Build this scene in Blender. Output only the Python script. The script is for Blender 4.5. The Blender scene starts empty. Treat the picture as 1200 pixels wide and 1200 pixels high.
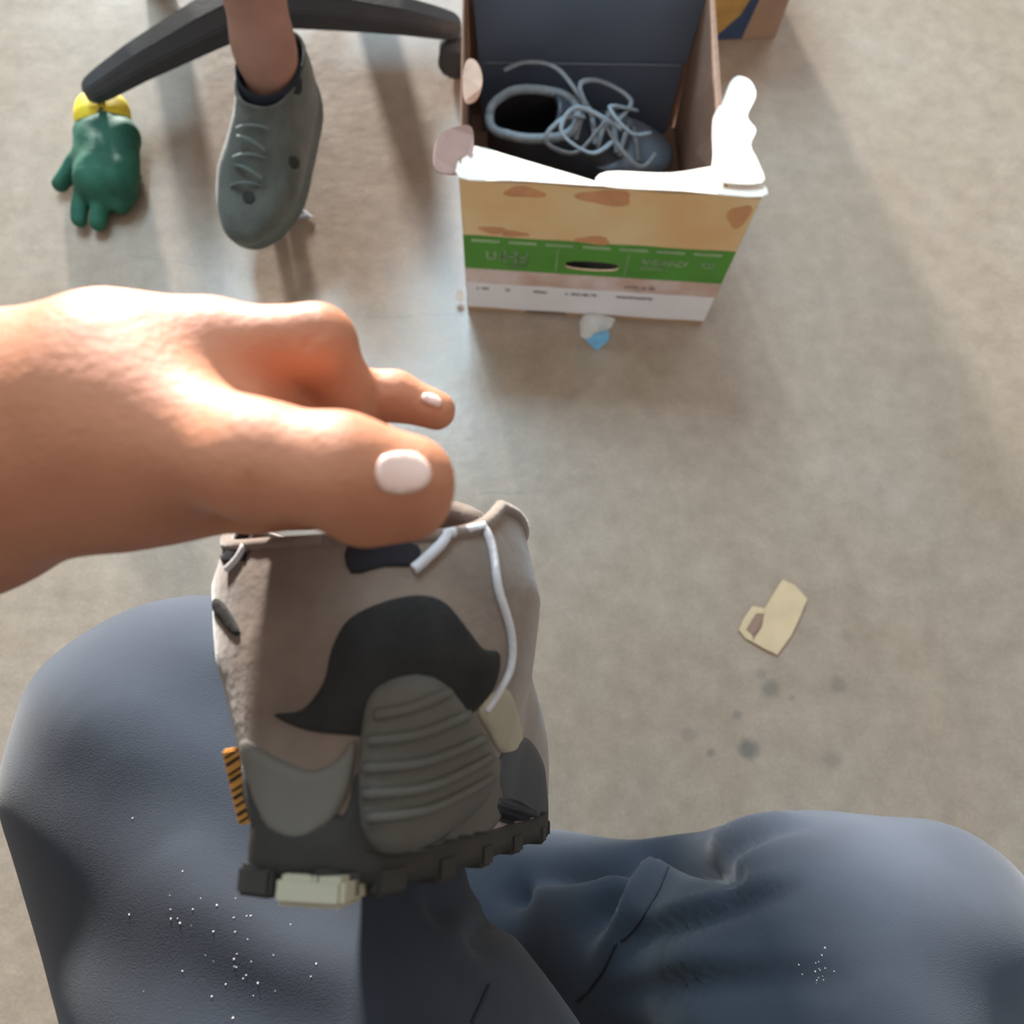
import bpy, bmesh, math, random
import numpy as np
from mathutils import Vector, Matrix
from mathutils.bvhtree import BVHTree
from mathutils.geometry import delaunay_2d_cdt
random.seed(7); rng = np.random.default_rng(7)

# ------------------------------------------------------------ camera
FPX, HCAM = 906.0, 0.93
Zc = np.array([18., 299., 906.]); Zc /= np.linalg.norm(Zc)
Yc = np.array([0, 1, 0.]) - Zc[1] * Zc; Yc /= np.linalg.norm(Yc)
Xc = np.cross(Yc, Zc)
R = np.array([Xc, Yc, Zc])
EYE = np.array([0, 0, HCAM])
def ray(px, py): return R @ np.array([(px - 600) / FPX, (600 - py) / FPX, -1.0])
def W(px, py, d): return Vector(EYE + ray(px, py) * d)
def F(px, py, z=0.0):
    r = ray(px, py); return Vector(EYE + r * ((z - HCAM) / r[2]))
def CD(a, b, c): return Vector(R @ np.array([a, b, -c]))        # right, up, away as a world direction

sc = bpy.context.scene
cam = bpy.data.objects.new('camera', bpy.data.cameras.new('camera')); sc.collection.objects.link(cam)
M = Matrix([list(r) for r in R]).to_4x4(); M.translation = Vector(EYE)
cam.matrix_world = M
cam.data.sensor_fit = 'HORIZONTAL'; cam.data.angle = 2 * math.atan(600 / FPX); cam.data.clip_start = 0.02
sc.camera = cam
cam.data.dof.use_dof = True; cam.data.dof.focus_distance = 0.40; cam.data.dof.aperture_fstop = 9.0

# ------------------------------------------------------------ light
wd = bpy.data.worlds.new('world'); sc.world = wd; wd.use_nodes = True
wd.node_tree.nodes['Background'].inputs[0].default_value = (1.0, 0.96, 0.91, 1)
wd.node_tree.nodes['Background'].inputs[1].default_value = 0.62
def sun(name, az, el, e, ang, col):
    l = bpy.data.lights.new(name, 'SUN'); l.energy = e; l.angle = math.radians(ang); l.color = col
    o = bpy.data.objects.new(name, l); sc.collection.objects.link(o)
    a, b = math.radians(az), math.radians(el)
    to = Vector((math.sin(a) * math.cos(b), math.cos(a) * math.cos(b), math.sin(b)))
    o.rotation_euler = (-to).to_track_quat('-Z', 'Y').to_euler(); o.location = to * 5
    return o
sun('sun', -15, 4.5, 15, 4, (1, 0.96, 0.9))
def area(name, loc, target, sx, sy, e, col):
    l = bpy.data.lights.new(name, 'AREA'); l.shape = 'RECTANGLE'; l.size = sx; l.size_y = sy; l.energy = e; l.color = col
    o = bpy.data.objects.new(name, l); sc.collection.objects.link(o); o.location = loc
    o.rotation_euler = (Vector(target) - Vector(loc)).to_track_quat('-Z', 'Y').to_euler()
area('skylight', (-0.72, 3.15, 3.0), (-0.72, 3.1501, 0), 1.3, 2.4, 200, (0.58, 0.84, 1))
area('roof_light', (2.05, 3.0, 3.0), (2.05, 3.0001, 0), 0.4, 1.7, 7, (0.9, 0.95, 1))
sc.view_settings.view_transform = 'Standard'; sc.view_settings.look = 'None'
sc.view_settings.gamma = 1; sc.view_settings.use_curve_mapping = False
sc.view_settings.exposure = 0.0

# ------------------------------------------------------------ helpers
C = sc.collection
def mat(name, col, rough=0.8, var=0.25, scale=30, bump=0.0, bscale=200, spec=0.3, col2=None, metal=0, weave=False, sheen=0, sss=0):
    m = bpy.data.materials.new(name); m.use_nodes = True; nt = m.node_tree; b = nt.nodes['Principled BSDF']
    b.inputs['Roughness'].default_value = rough; b.inputs['Specular IOR Level'].default_value = spec
    b.inputs['Metallic'].default_value = metal
    if sheen: b.inputs['Sheen Weight'].default_value = sheen; b.inputs['Sheen Roughness'].default_value = 0.5
    if sss:
        b.inputs['Subsurface Weight'].default_value = sss
        b.inputs['Subsurface Radius'].default_value = (0.008, 0.003, 0.0015); b.inputs['Subsurface Scale'].default_value = 1
    tc = nt.nodes.new('ShaderNodeTexCoord'); n = nt.nodes.new('ShaderNodeTexNoise')
    n.inputs['Scale'].default_value = scale; n.inputs['Detail'].default_value = 5
    nt.links.new(tc.outputs['Object'], n.inputs['Vector'])
    r = nt.nodes.new('ShaderNodeValToRGB')
    c2 = col2 if col2 else tuple(c * (1 - var) for c in col)
    r.color_ramp.elements[0].position = 0.35; r.color_ramp.elements[1].position = 0.65
    r.color_ramp.elements[0].color = (*c2, 1); r.color_ramp.elements[1].color = (*col, 1)
    nt.links.new(n.outputs['Fac'], r.inputs['Fac']); nt.links.new(r.outputs['Color'], b.inputs['Base Color'])
    if bump:
        if weave:
            t = nt.nodes.new('ShaderNodeTexWave'); t.wave_type = 'BANDS'; t.bands_direction = 'DIAGONAL'
            t.inputs['Scale'].default_value = bscale; t.inputs['Distortion'].default_value = 1.0; o = t.outputs['Fac']
        else:
            t = nt.nodes.new('ShaderNodeTexNoise'); t.inputs['Scale'].default_value = bscale; t.inputs['Detail'].default_value = 6; o = t.outputs['Fac']
        nt.links.new(tc.outputs['Object'], t.inputs['Vector'])
        bp = nt.nodes.new('ShaderNodeBump'); bp.inputs['Strength'].default_value = bump; bp.inputs['Distance'].default_value = 0.002
        nt.links.new(o, bp.inputs['Height']); nt.links.new(bp.outputs['Normal'], b.inputs['Normal'])
    return m

def link(o, m=None, parent=None, smooth=True):
    C.objects.link(o)
    if m: o.data.materials.append(m)
    if parent: o.parent = parent
    if smooth and o.type == 'MESH':
        o.data.polygons.foreach_set('use_smooth', [True] * len(o.data.polygons))
    return o
def mesh(name, vs, fs, m, parent=None, smooth=True):
    me = bpy.data.meshes.new(name); me.from_pydata([tuple(v) for v in vs], [], fs); me.update()
    return link(bpy.data.objects.new(name, me), m, parent, smooth)
def tag(o, label=None, cat=None, group=None, kind=None):
    for k, v in (('label', label), ('category', cat), ('group', group), ('kind', kind)):
        if v: o[k] = v
    return o
def thing(name, label, cat, loc=(0, 0, 0), group=None, mw=None):
    o = bpy.data.objects.new(name, None); C.objects.link(o); o.empty_display_size = 0.05
    if mw is not None: o.matrix_world = mw
    else: o.location = loc
    return tag(o, label, cat, group)
# everything is modelled in world coordinates; settle() re-expresses a part in its thing's frame
def settle(root):
    bpy.context.view_layer.update()
    inv = root.matrix_world.inverted()
    for ch in list(root.children_recursive):
        if ch.type == 'MESH' and not ch.get('_s'):
            ch.data.transform(inv); ch['_s'] = 1
    for ch in root.children_recursive:
        if '_s' in ch: del ch['_s']

def catmull(pts, n=8, closed=False):
    pts = [Vector(p) for p in pts]; L = len(pts); out = []
    rngi = range(L if closed else L - 1)
    for i in rngi:
        if closed: p0, p1, p2, p3 = pts[i - 1], pts[i], pts[(i + 1) % L], pts[(i + 2) % L]
        else: p0, p1, p2, p3 = pts[max(i - 1, 0)], pts[i], pts[i + 1], pts[min(i + 2, L - 1)]
        for k in range(n):
            t = k / n
            out.append(0.5 * ((2 * p1) + (p2 - p0) * t + (2 * p0 - 5 * p1 + 4 * p2 - p3) * t * t + (3 * p1 - p0 - 3 * p2 + p3) * t ** 3))
    if not closed: out.append(pts[-1])
    return out
def tube_geo(pts, r, seg=8, flat=1.0, up=None):
    vs, fs = [], []; n = len(pts); prev = None
    for i, p in enumerate(pts):
        t = (pts[min(i + 1, n - 1)] - pts[max(i - 1, 0)]).normalized()
        u = Vector(up) if up is not None else (prev if prev is not None else (Vector((0, 0, 1)) if abs(t.z) < 0.9 else Vector((1, 0, 0))))
        a = (u - t * u.dot(t)).normalized(); prev = a; b = t.cross(a)
        rr = r[i] if hasattr(r, '__len__') else r
        for k in range(seg):
            q = 2 * math.pi * k / seg; vs.append(p + a * (math.cos(q) * rr * flat) + b * (math.sin(q) * rr))
    for i in range(n - 1):
        for k in range(seg):
            k2 = (k + 1) % seg; fs.append((i * seg + k, i * seg + k2, (i + 1) * seg + k2, (i + 1) * seg + k))
    fs.append(tuple(range(seg))[::-1]); fs.append(tuple((n - 1) * seg + k for k in range(seg)))
    return vs, fs
def tube(name, pts, r, m, parent=None, seg=8, flat=1.0, up=None, sm=8, closed=False):
    pts = catmull(pts, sm, closed) if sm else [Vector(p) for p in pts]
    if closed: pts.append(pts[0])
    vs, fs = tube_geo(pts, r, seg, flat, up); return mesh(name, vs, fs, m, parent)
def bm_obj(name, bm, m, parent=None, smooth=False):
    me = bpy.data.meshes.new(name); bm.to_mesh(me); bm.free(); return link(bpy.data.objects.new(name, me), m, parent, smooth)
def box(name, lo, hi, m, parent=None, bevel=0.002, mw=None):
    bm = bmesh.new(); bmesh.ops.create_cube(bm, size=1)
    lo, hi = Vector(lo), Vector(hi); s = hi - lo; c = (hi + lo) / 2
    for v in bm.verts: v.co = Vector((v.co.x * s.x, v.co.y * s.y, v.co.z * s.z)) + c
    if bevel: bmesh.ops.bevel(bm, geom=bm.edges[:], offset=bevel, segments=2, affect='EDGES')
    if mw is not None: bmesh.ops.transform(bm, matrix=mw, verts=bm.verts)
    return bm_obj(name, bm, m, parent)
def slab(name, corners, th, nrm, m, parent=None, wob=0, seed=0, n=1):
    """board from an outline (list of 3-D points), thickness th along nrm; bevel-free but solid"""
    nrm = Vector(nrm).normalized() * th; k = len(corners)
    vs = [Vector(c) for c in corners] + [Vector(c) - nrm for c in corners]
    fs = [tuple(range(k)), tuple(range(2 * k - 1, k - 1, -1))]
    for i in range(k): j = (i + 1) % k; fs.append((i, k + i, k + j, j))
    return mesh(name, vs, fs, m, parent, smooth=False)

# --- implicit surfaces: smooth union of tapered capsules, polygonised by surface nets
def capd(P, a, b, ra, rb):
    a = np.array(a); b = np.array(b); ab = b - a; t = np.clip(((P - a) @ ab) / max(ab @ ab, 1e-12), 0, 1)
    return np.linalg.norm(P - a - t[..., None] * ab, axis=-1) - (ra + (rb - ra) * t)
def implicit(prims, k, h, pad=0.01, cut=None):
    pts = np.array([p[i] for p in prims for i in (0, 1)], float); rs = np.array([p[i] for p in prims for i in (2, 3)])
    lo = (pts - rs[:, None]).min(0) - pad; hi = (pts + rs[:, None]).max(0) + pad
    n = np.ceil((hi - lo) / h).astype(int) + 1
    D = np.full(n, 1.0, np.float32)
    ax = [lo[i] + h * np.arange(n[i]) for i in range(3)]
    for p in prims:
        kk = p[4] if len(p) > 4 else k
        a = np.array([p[0], p[1]], float); r = max(p[2], p[3]) + pad + kk * 2
        i0 = np.maximum(((a.min(0) - r - lo) / h).astype(int), 0); i1 = np.minimum(((a.max(0) + r - lo) / h).astype(int) + 2, n)
        sl = tuple(slice(i0[i], i1[i]) for i in range(3))
        G = np.stack(np.meshgrid(*[ax[i][i0[i]:i1[i]] for i in range(3)], indexing='ij'), -1)
        d = capd(G, p[0], p[1], p[2], p[3]).astype(np.float32); E = D[sl]
        hh = np.clip(0.5 + 0.5 * (E - d) / kk, 0, 1)
        D[sl] = E + (d - E) * hh - kk * hh * (1 - hh)
    if cut: D = cut(D, ax)
    S = D < 0
    offs = [(i, j, l) for i in (0, 1) for j in (0, 1) for l in (0, 1)]
    m = np.array(n) - 1; cnt = np.zeros(m, np.float32); acc = np.zeros((*m, 3), np.float32)
    def sub(A, o): return A[o[0]:o[0] + m[0], o[1]:o[1] + m[1], o[2]:o[2] + m[2]]
    for a in offs:
        for q in range(3):
            if a[q] == 0:
                b = list(a); b[q] = 1; A, B = sub(D, a), sub(D, b); x = (A < 0) != (B < 0)
                t = np.where(x, A / np.where(x, A - B, 1), 0)
                cnt += x
                for e in range(3): acc[..., e] += x * (a[e] + (t if e == q else 0))
    act = cnt > 0; idx = -np.ones(m, int); idx[act] = np.arange(act.sum())
    base = np.argwhere(act); V = lo + h * (base + acc[act] / cnt[act][:, None])
    faces = []
    for q in range(3):
        u, v = [(1, 2), (2, 0), (0, 1)][q]
        A = S; B = np.roll(S, -1, q); x = A != B
        s = [slice(1, -1)] * 3; ii = np.argwhere(x[tuple(s)]) + 1
        ii = ii[(ii < m).all(1)]
        du = np.zeros(3, int); du[u] = 1; dv = np.zeros(3, int); dv[v] = 1
        g = lambda o: idx[tuple((ii - o).T)]
        f = np.stack([g(du + dv), g(dv), g(0 * du), g(du)], 1)
        fl = ~A[tuple(ii.T)]; f[fl] = f[fl][:, ::-1]
        faces.append(f[(f >= 0).all(1)])
    return V, np.concatenate(faces)
def relax(V, Fc, it=3, lam=0.5):
    e = np.concatenate([Fc[:, [0, 1]], Fc[:, [1, 2]], Fc[:, [2, 3]], Fc[:, [3, 0]]]); e = np.concatenate([e, e[:, ::-1]])
    deg = np.bincount(e[:, 0], minlength=len(V))[:, None]
    for _ in range(it):
        s = np.stack([np.bincount(e[:, 0], V[e[:, 1], c], len(V)) for c in range(3)], 1)
        V = V + lam * (s / deg - V)
    return V
def normals(V, Fc):
    n = np.cross(V[Fc[:, 2]] - V[Fc[:, 0]], V[Fc[:, 3]] - V[Fc[:, 1]]); N = np.zeros_like(V)
    for i in range(4): np.add.at(N, Fc[:, i], n)
    return N / (np.linalg.norm(N, axis=1, keepdims=True) + 1e-12)
def seg_dist(V, pts):
    pts = np.array(pts); best = np.full(len(V), 9.0); tt = np.zeros(len(V)); n = len(pts) - 1
    for i in range(n):
        a, b = pts[i], pts[i + 1]; ab = b - a; t = np.clip(((V - a) @ ab) / (ab @ ab), 0, 1)
        d = np.linalg.norm(V - a - t[:, None] * ab, axis=1); k = d < best; best[k] = d[k]; tt[k] = (i + t[k]) / n
    return best, tt
def bvh_of(objs):
    vs, fs = [], []
    for o in objs:
        k = len(vs); vs += [v.co.copy() for v in o.data.vertices]; fs += [[k + i for i in p.vertices] for p in o.data.polygons]
    return BVHTree.FromPolygons(vs, fs)
def hit(bv, px, py, ref=0.25):
    r = Vector(ray(px, py)).normalized(); h = bv.ray_cast(Vector(EYE), r)
    if h[0] is None:
        p = W(px, py, ref); h = bv.find_nearest(p)
        return h[0], h[1], False
    nrm = h[1] if h[1].dot(r) < 0 else -h[1]
    return h[0], nrm, True
def patch(name, bv, poly, th, m, parent, step=4, edge=0.004, bulge=0, sm=4, lift=0.0006):
    """a panel sewn on a surface: outline laid on it, raised by th with a rounded rim"""
    out = [Vector((p.x, p.y)) for p in catmull([(x, y, 0) for x, y in poly], sm, True)] if sm else [Vector(p) for p in poly]
    n = len(out); P = np.array([(p.x, p.y) for p in out]); Q = np.roll(P, -1, 0)
    x0, y0 = P.min(0); x1, y1 = P.max(0); pts = list(out)
    def dist(x, y):
        ab = Q - P; t = np.clip((((x, y) - P) * ab).sum(1) / np.maximum((ab * ab).sum(1), 1e-9), 0, 1)
        return np.linalg.norm(P + t[:, None] * ab - (x, y), axis=1).min()
    gx = np.arange(x0 + step / 2, x1, step)
    for j, y in enumerate(np.arange(y0 + step / 2, y1, step)):
        for x in gx + (step / 2 if j % 2 else 0):
            if dist(x, y) > step * 0.45: pts.append(Vector((x, y)))
    v2, _, f2, *_ = delaunay_2d_cdt(pts, [], [list(range(n))], 1, 1e-4)
    top, bot = [], []; ew = edge * FPX / 0.24
    for p in v2:
        c, nr, ok = hit(bv, p.x, p.y); d = dist(p.x, p.y)
        e = math.sqrt(max(0, 1 - (1 - min(1, d / ew)) ** 2)); e2 = 0 if not bulge else min(1, d / (ew * 4))
        top.append(c + nr * (lift + th * e + bulge * e2 * (2 - e2))); bot.append(c - nr * 0.0015)
    k = len(v2); fs = [tuple(f) for f in f2]; cnt = {}
    for f in fs:
        for a, b in zip(f, f[1:] + f[:1]): cnt[(a, b)] = 1
    rim = [(a, b) for (a, b) in cnt if (b, a) not in cnt]
    fs2 = fs + [tuple(i + k for i in f[::-1]) for f in fs] + [(b, a, a + k, b + k) for a, b in rim]
    o = mesh(name, top + bot, fs2, m, parent)
    bm = bmesh.new(); bm.from_mesh(o.data); bmesh.ops.recalc_face_normals(bm, faces=bm.faces); bm.to_mesh(o.data); bm.free()
    return o
def cord(name, bv, px, r, m, parent, lift=None, sm=6, flat=1.0, ref=0.25, seg=8):
    pts = []
    for p in catmull([(x, y, 0) for x, y in px], sm):
        c, nr, ok = hit(bv, p.x, p.y, ref); pts.append(c + nr * (r * 0.6 if lift is None else lift))
    return tube(name, pts, r, m, parent, sm=0, flat=flat, seg=seg)

# ------------------------------------------------------------ materials
def floor_material():
    m = bpy.data.materials.new('concrete'); m.use_nodes = True; nt = m.node_tree; N = nt.nodes; L = nt.links
    b = N['Principled BSDF']; b.inputs['Specular IOR Level'].default_value = 1.0
    tc = N.new('ShaderNodeTexCoord')
    def noise(s, d=6, rr=0.6):
        n = N.new('ShaderNodeTexNoise'); n.inputs['Scale'].default_value = s; n.inputs['Detail'].default_value = d
        n.inputs['Roughness'].default_value = rr; L.new(tc.outputs['Object'], n.inputs['Vector']); return n.outputs['Fac']
    def ramp(x, a, ca, bb, cb):
        r = N.new('ShaderNodeValToRGB'); r.color_ramp.elements[0].position = a; r.color_ramp.elements[1].position = bb
        r.color_ramp.elements[0].color = (*ca, 1); r.color_ramp.elements[1].color = (*cb, 1); L.new(x, r.inputs['Fac']); return r.outputs['Color']
    def mix(t, f, a, c):
        x = N.new('ShaderNodeMix'); x.data_type = 'RGBA'; x.blend_type = t
        if isinstance(f, float): x.inputs[0].default_value = f
        else: L.new(f, x.inputs[0])
        L.new(a, x.inputs[6])
        if isinstance(c, tuple): x.inputs[7].default_value = (*c, 1)
        else: L.new(c, x.inputs[7])
        return x.outputs[2]
    base = ramp(noise(2.2, 4), 0.36, (0.35, 0.262, 0.192), 0.66, (0.40, 0.325, 0.26))
    fine = ramp(noise(28, 8, 0.7), 0.3, (0.80, 0.79, 0.77), 0.7, (1.1, 1.1, 1.1))
    col = mix('MULTIPLY', 1.0, base, fine)
    gr = ramp(noise(300, 3, 0.7), 0.35, (0.88, 0.88, 0.88), 0.6, (1.05, 1.05, 1.05))
    col = mix('MULTIPLY', 1.0, col, gr)
    for px, py, r, k in [(877, 878, .013, .75), (903, 808, .012, .5), (893, 790, .007, .3), (864, 838, .006, .45), (833, 882, .005, .5), (982, 803, .011, .35),
                         (808, 862, .010, .3), (992, 745, .008, .25), (928, 818, .004, .3), (975, 890, .012, .25), (602, 706, .004, .5)]:
        p = F(px, py)
        d = N.new('ShaderNodeVectorMath'); d.operation = 'DISTANCE'; L.new(tc.outputs['Object'], d.inputs[0]); d.inputs[1].default_value = p
        wob = N.new('ShaderNodeMath'); wob.operation = 'MULTIPLY_ADD'; L.new(noise(60, 2), wob.inputs[0]); wob.inputs[1].default_value = r * 0.9; L.new(d.outputs['Value'], wob.inputs[2])
        mr = N.new('ShaderNodeMapRange'); mr.inputs['From Min'].default_value = r * 0.95; mr.inputs['From Max'].default_value = r * 1.7
        mr.inputs['To Min'].default_value = k; mr.inputs['To Max'].default_value = 0; L.new(wob.outputs[0], mr.inputs['Value'])
        col = mix('MIX', mr.outputs[0], col, (0.085, 0.085, 0.08))
    # hairline cracks
    sep = N.new('ShaderNodeSeparateXYZ'); L.new(tc.outputs['Object'], sep.inputs[0])
    for (a, b2, wd_) in [((430, 372), (548, 368), .0022), ((562, 580), (612, 577), .0022), ((150, 300), (250, 312), .0015)]:
        A, B = F(*a), F(*b2); dx, dy = (B - A).x, (B - A).y; ln = math.hypot(dx, dy)
        def lin(kx, ky, k0):
            m1 = N.new('ShaderNodeMath'); m1.operation = 'MULTIPLY_ADD'; L.new(sep.outputs[0], m1.inputs[0]); m1.inputs[1].default_value = kx; m1.inputs[2].default_value = k0
            m2 = N.new('ShaderNodeMath'); m2.operation = 'MULTIPLY_ADD'; L.new(sep.outputs[1], m2.inputs[0]); m2.inputs[1].default_value = ky; L.new(m1.outputs[0], m2.inputs[2]); return m2.outputs[0]
        def cmpn(x, c, e):
            q = N.new('ShaderNodeMath'); q.operation = 'COMPARE'; L.new(x, q.inputs[0]); q.inputs[1].default_value = c; q.inputs[2].default_value = e; return q.outputs[0]
        per = lin(-dy / ln, dx / ln, (dy * A.x - dx * A.y) / ln); alo = lin(dx / ln, dy / ln, -(dx * A.x + dy * A.y) / ln)
        wob = N.new('ShaderNodeMath'); wob.operation = 'MULTIPLY_ADD'; L.new(noise(25, 2), wob.inputs[0]); wob.inputs[1].default_value = .012; L.new(per, wob.inputs[2])
        q = N.new('ShaderNodeMath'); q.operation = 'MULTIPLY'; L.new(cmpn(wob.outputs[0], .006, wd_ / 2), q.inputs[0]); L.new(cmpn(alo, ln / 2, ln / 2), q.inputs[1])
        q2 = N.new('ShaderNodeMath'); q2.operation = 'MULTIPLY'; L.new(q.outputs[0], q2.inputs[0]); q2.inputs[1].default_value = .4
        col = mix('MIX', q2.outputs[0], col, (0.12, 0.11, 0.1))
    L.new(col, b.inputs['Base Color'])
    ro = N.new('ShaderNodeMapRange'); ro.inputs['To Min'].default_value = 0.24; ro.inputs['To Max'].default_value = 0.42; L.new(noise(7, 6, .7), ro.inputs['Value'])
    L.new(ro.outputs[0], b.inputs['Roughness'])
    bp = N.new('ShaderNodeBump'); bp.inputs['Strength'].default_value = 0.25; bp.inputs['Distance'].default_value = 0.002
    L.new(noise(35, 6, .7), bp.inputs['Height']); L.new(bp.outputs[0], b.inputs['Normal'])
    return m

skin = mat('skin', (0.52, 0.22, 0.125), 0.55, 0.2, 25, 0.2, 350, 0.35, col2=(0.42, 0.165, 0.085), sss=0.12)
shin_skin = mat('shin skin', (0.36, 0.20, 0.155), 0.6, 0.2, 25, 0.2, 350, 0.3)
nail_m = mat('fingernail', (0.86, 0.60, 0.52), 0.25, 0.05, 40, spec=0.6)
navy = mat('navy cotton', (0.042, 0.051, 0.070), 0.9, 0.2, 18, 0.15, 1400, 0.2, sheen=0.15)
navy_th = mat('navy thread', (0.03, 0.034, 0.045), 0.8)
suede = mat('taupe suede', (0.22, 0.163, 0.128), 0.95, 0.3, 35, 0.22, 260, 0.15, sheen=0.4)
mesh_dark = mat('charcoal mesh fabric', (0.030, 0.028, 0.027), 0.85, 0.3, 60, 0.4, 900, 0.2)
rubber_grey = mat('grey ribbed rubber', (0.115, 0.108, 0.092), 0.65, 0.2, 30, 0.15, 200, 0.35)
cap_grey = mat('grey moulded rubber', (0.15, 0.135, 0.115), 0.75, 0.15, 25, 0.15, 150, 0.3)
sole_dark = mat('dark outsole rubber', (0.040, 0.036, 0.031), 0.75, 0.2, 30, 0.2, 150, 0.3)
sole_pale = mat('pale khaki rubber', (0.42, 0.38, 0.28), 0.75, 0.15, 30, 0.1)
slate = mat('slate rubber', (0.060, 0.063, 0.072), 0.6)
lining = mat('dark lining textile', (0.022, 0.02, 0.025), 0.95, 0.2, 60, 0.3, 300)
piping = mat('pale grey cord', (0.62, 0.60, 0.62), 0.7, 0.15, 90, 0.2, 400)
orange = mat('orange woven label', (0.75, 0.36, 0.08), 0.7, 0.2, 200)
black_m = mat('matt black', (0.015, 0.015, 0.015), 0.8)
green_sh = mat('grey-green knit', (0.105, 0.120, 0.108), 0.9, 0.3, 40, 0.4, 300, 0.2, sheen=0.3)
green_sole = mat('grey-green sole foam', (0.13, 0.16, 0.15), 0.7, 0.2)
dark_patch = mat('dark eyelet rubber', (0.03, 0.035, 0.03), 0.8)
sock_m = mat('black ribbed sock', (0.018, 0.024, 0.034), 0.95, 0.2, 60, 0.5, 300)
leather = mat('black leather', (0.045, 0.055, 0.075), 0.45, 0.3, 40, 0.3, 120, 0.5)
lace_m = mat('grey flat lace', (0.30, 0.35, 0.40), 0.7, 0.2, 120, 0.3, 400)
toe_m = mat('blue-grey toe rubber', (0.20, 0.26, 0.34), 0.4, 0.3, 30)
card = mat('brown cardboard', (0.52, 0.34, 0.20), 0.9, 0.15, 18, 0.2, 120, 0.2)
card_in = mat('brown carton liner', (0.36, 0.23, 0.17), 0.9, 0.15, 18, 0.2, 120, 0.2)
card_pale = mat('bleached carton board', (0.93, 0.86, 0.78), 0.85, 0.04, 20, 0.1, 100, 0.2)
card_shade = mat('torn shade-toned carton board', (0.50, 0.34, 0.31), 0.9, 0.2, 25, 0.2, 100)  # mauve holds the shade on the left flap, painted into the board colour
black_card = mat('black coated card', (0.16, 0.215, 0.31), 0.42, 0.2, 8, 0.05, 60, 0.5)
fold_grey = mat('worn fold line', (0.28, 0.34, 0.42), 0.5)
p_tan = mat('tan fruit print', (0.85, 0.66, 0.36), 0.8, 0.2, 9, col2=(0.80, 0.50, 0.24))
p_red = mat('orange red fruit print', (0.72, 0.36, 0.18), 0.8, 0.2, 30)
p_green = mat('green print', (0.11, 0.34, 0.055), 0.7, 0.12, 20)
p_pink = mat('pale pink print', (0.80, 0.68, 0.64), 0.8, 0.12, 20, col2=(0.62, 0.42, 0.34))
p_white = mat('white print', (0.92, 0.90, 0.92), 0.8, 0.05, 20)
p_ink = mat('faded grey ink', (0.34, 0.33, 0.36), 0.8)
p_lgreen = mat('pale green ink', (0.36, 0.55, 0.28), 0.8)
p_grey = mat('grey-green ink', (0.25, 0.38, 0.22), 0.8)
paper = mat('white paper', (0.72, 0.72, 0.70), 0.8, 0.1, 60)
paper_blue = mat('light blue print', (0.22, 0.55, 0.85), 0.6, 0.2, 60)
chair_m = mat('charcoal nylon', (0.040, 0.046, 0.055), 0.45, 0.15, 50, 0.1, 200, 0.5)
metal_m = mat('grey metal', (0.4, 0.4, 0.42), 0.35, 0.1, 30, metal=1)
tag_m = mat('sandy cardboard', (0.68, 0.51, 0.32), 0.85, 0.1, 30, 0.15, 100, 0.2)
g_bag = mat('green woven glove cloth', (0.025, 0.13, 0.085), 0.7, 0.35, 30, 0.3, 120)
y_bag = mat('yellow rubber', (0.85, 0.66, 0.04), 0.6, 0.1)
blue_m = mat('blue print', (0.04, 0.07, 0.15), 0.6)
ochre_m = mat('ochre print', (0.42, 0.26, 0.08), 0.7)
card2 = mat('reddish brown cardboard', (0.36, 0.24, 0.17), 0.9, 0.15, 18)

# ------------------------------------------------------------ floor
fo = mesh('floor', [(-5, -4, 0), (5, -4, 0), (5, 7, 0), (-5, 7, 0), (-5, -4, -.1), (5, -4, -.1), (5, 7, -.1), (-5, 7, -.1)],
          [(0, 1, 2, 3), (7, 6, 5, 4), (0, 4, 5, 1), (1, 5, 6, 2), (2, 6, 7, 3), (3, 7, 4, 0)], floor_material(), smooth=False)
tag(fo, kind='structure')

# ------------------------------------------------------------ generic low shoe (a lateral, b toe, c up)
def shoe_shape(L, Wd, Hh, dip, peak, wp=None, hp_=None, ex=.72):
    wp = wp or [.76, .78, .82, .80, .84, 1.0, .93, .80]
    cs = np.array([0, .2, .33, .45, .6, .78, 1.0, 1.3]) * Hh
    bf = np.array([.975, 1.0, .975, .88, .70, .56, .47, .44]) * L
    def rim(s):                      # rim height along s (0 heel, 1 throat)
        return Hh * (dip + (peak - dip) * min(1, s / .22) ** 1.5 if s < .22 else peak + (1.05 - peak) * ((s - .22) / .78) ** 1.2)
    def pt(t, v, off=0.0):
        s = (1 - math.cos(t)) / 2; c = v * rim(s); x = c / Hh
        b1 = float(np.interp(c, cs, bf)) + off; b0 = -off + L * (.012 * (1 - min(1, x * 3)) + .03 * max(0, x - .55) ** 1.0 * (-1 if 0 else 1))
        b = b0 + (b1 - b0) * s; q = b / L
        w = Wd * float(np.interp(q, [-.1, 0, .15, .3, .45, .68, .85, 1.0], wp)) * .5
        if hp_: w *= 1 + (float(np.interp(x, [0, .25, .5, .75, 1.05], hp_)) - 1) * (1 - min(1, max(0, q) / .75) ** 2) ** 2
        else: w *= (1 + .06 * math.sin(min(1, x) * math.pi) - .16 * max(0, x - .3)); w += off
        sn = math.sin(t); a = math.copysign(abs(sn) ** ex, sn) * w
        return Vector((a, b, c))
    return pt, rim
def grid(pt, nt, rows, fn):
    vs, fs = [], []
    for j in rows:
        for i in range(nt): vs.append(fn(2 * math.pi * i / nt, j))
    for j in range(len(rows) - 1):
        for i in range(nt):
            k = (i + 1) % nt; fs.append((j * nt + i, j * nt + k, (j + 1) * nt + k, (j + 1) * nt + i))
    return vs, fs
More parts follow.
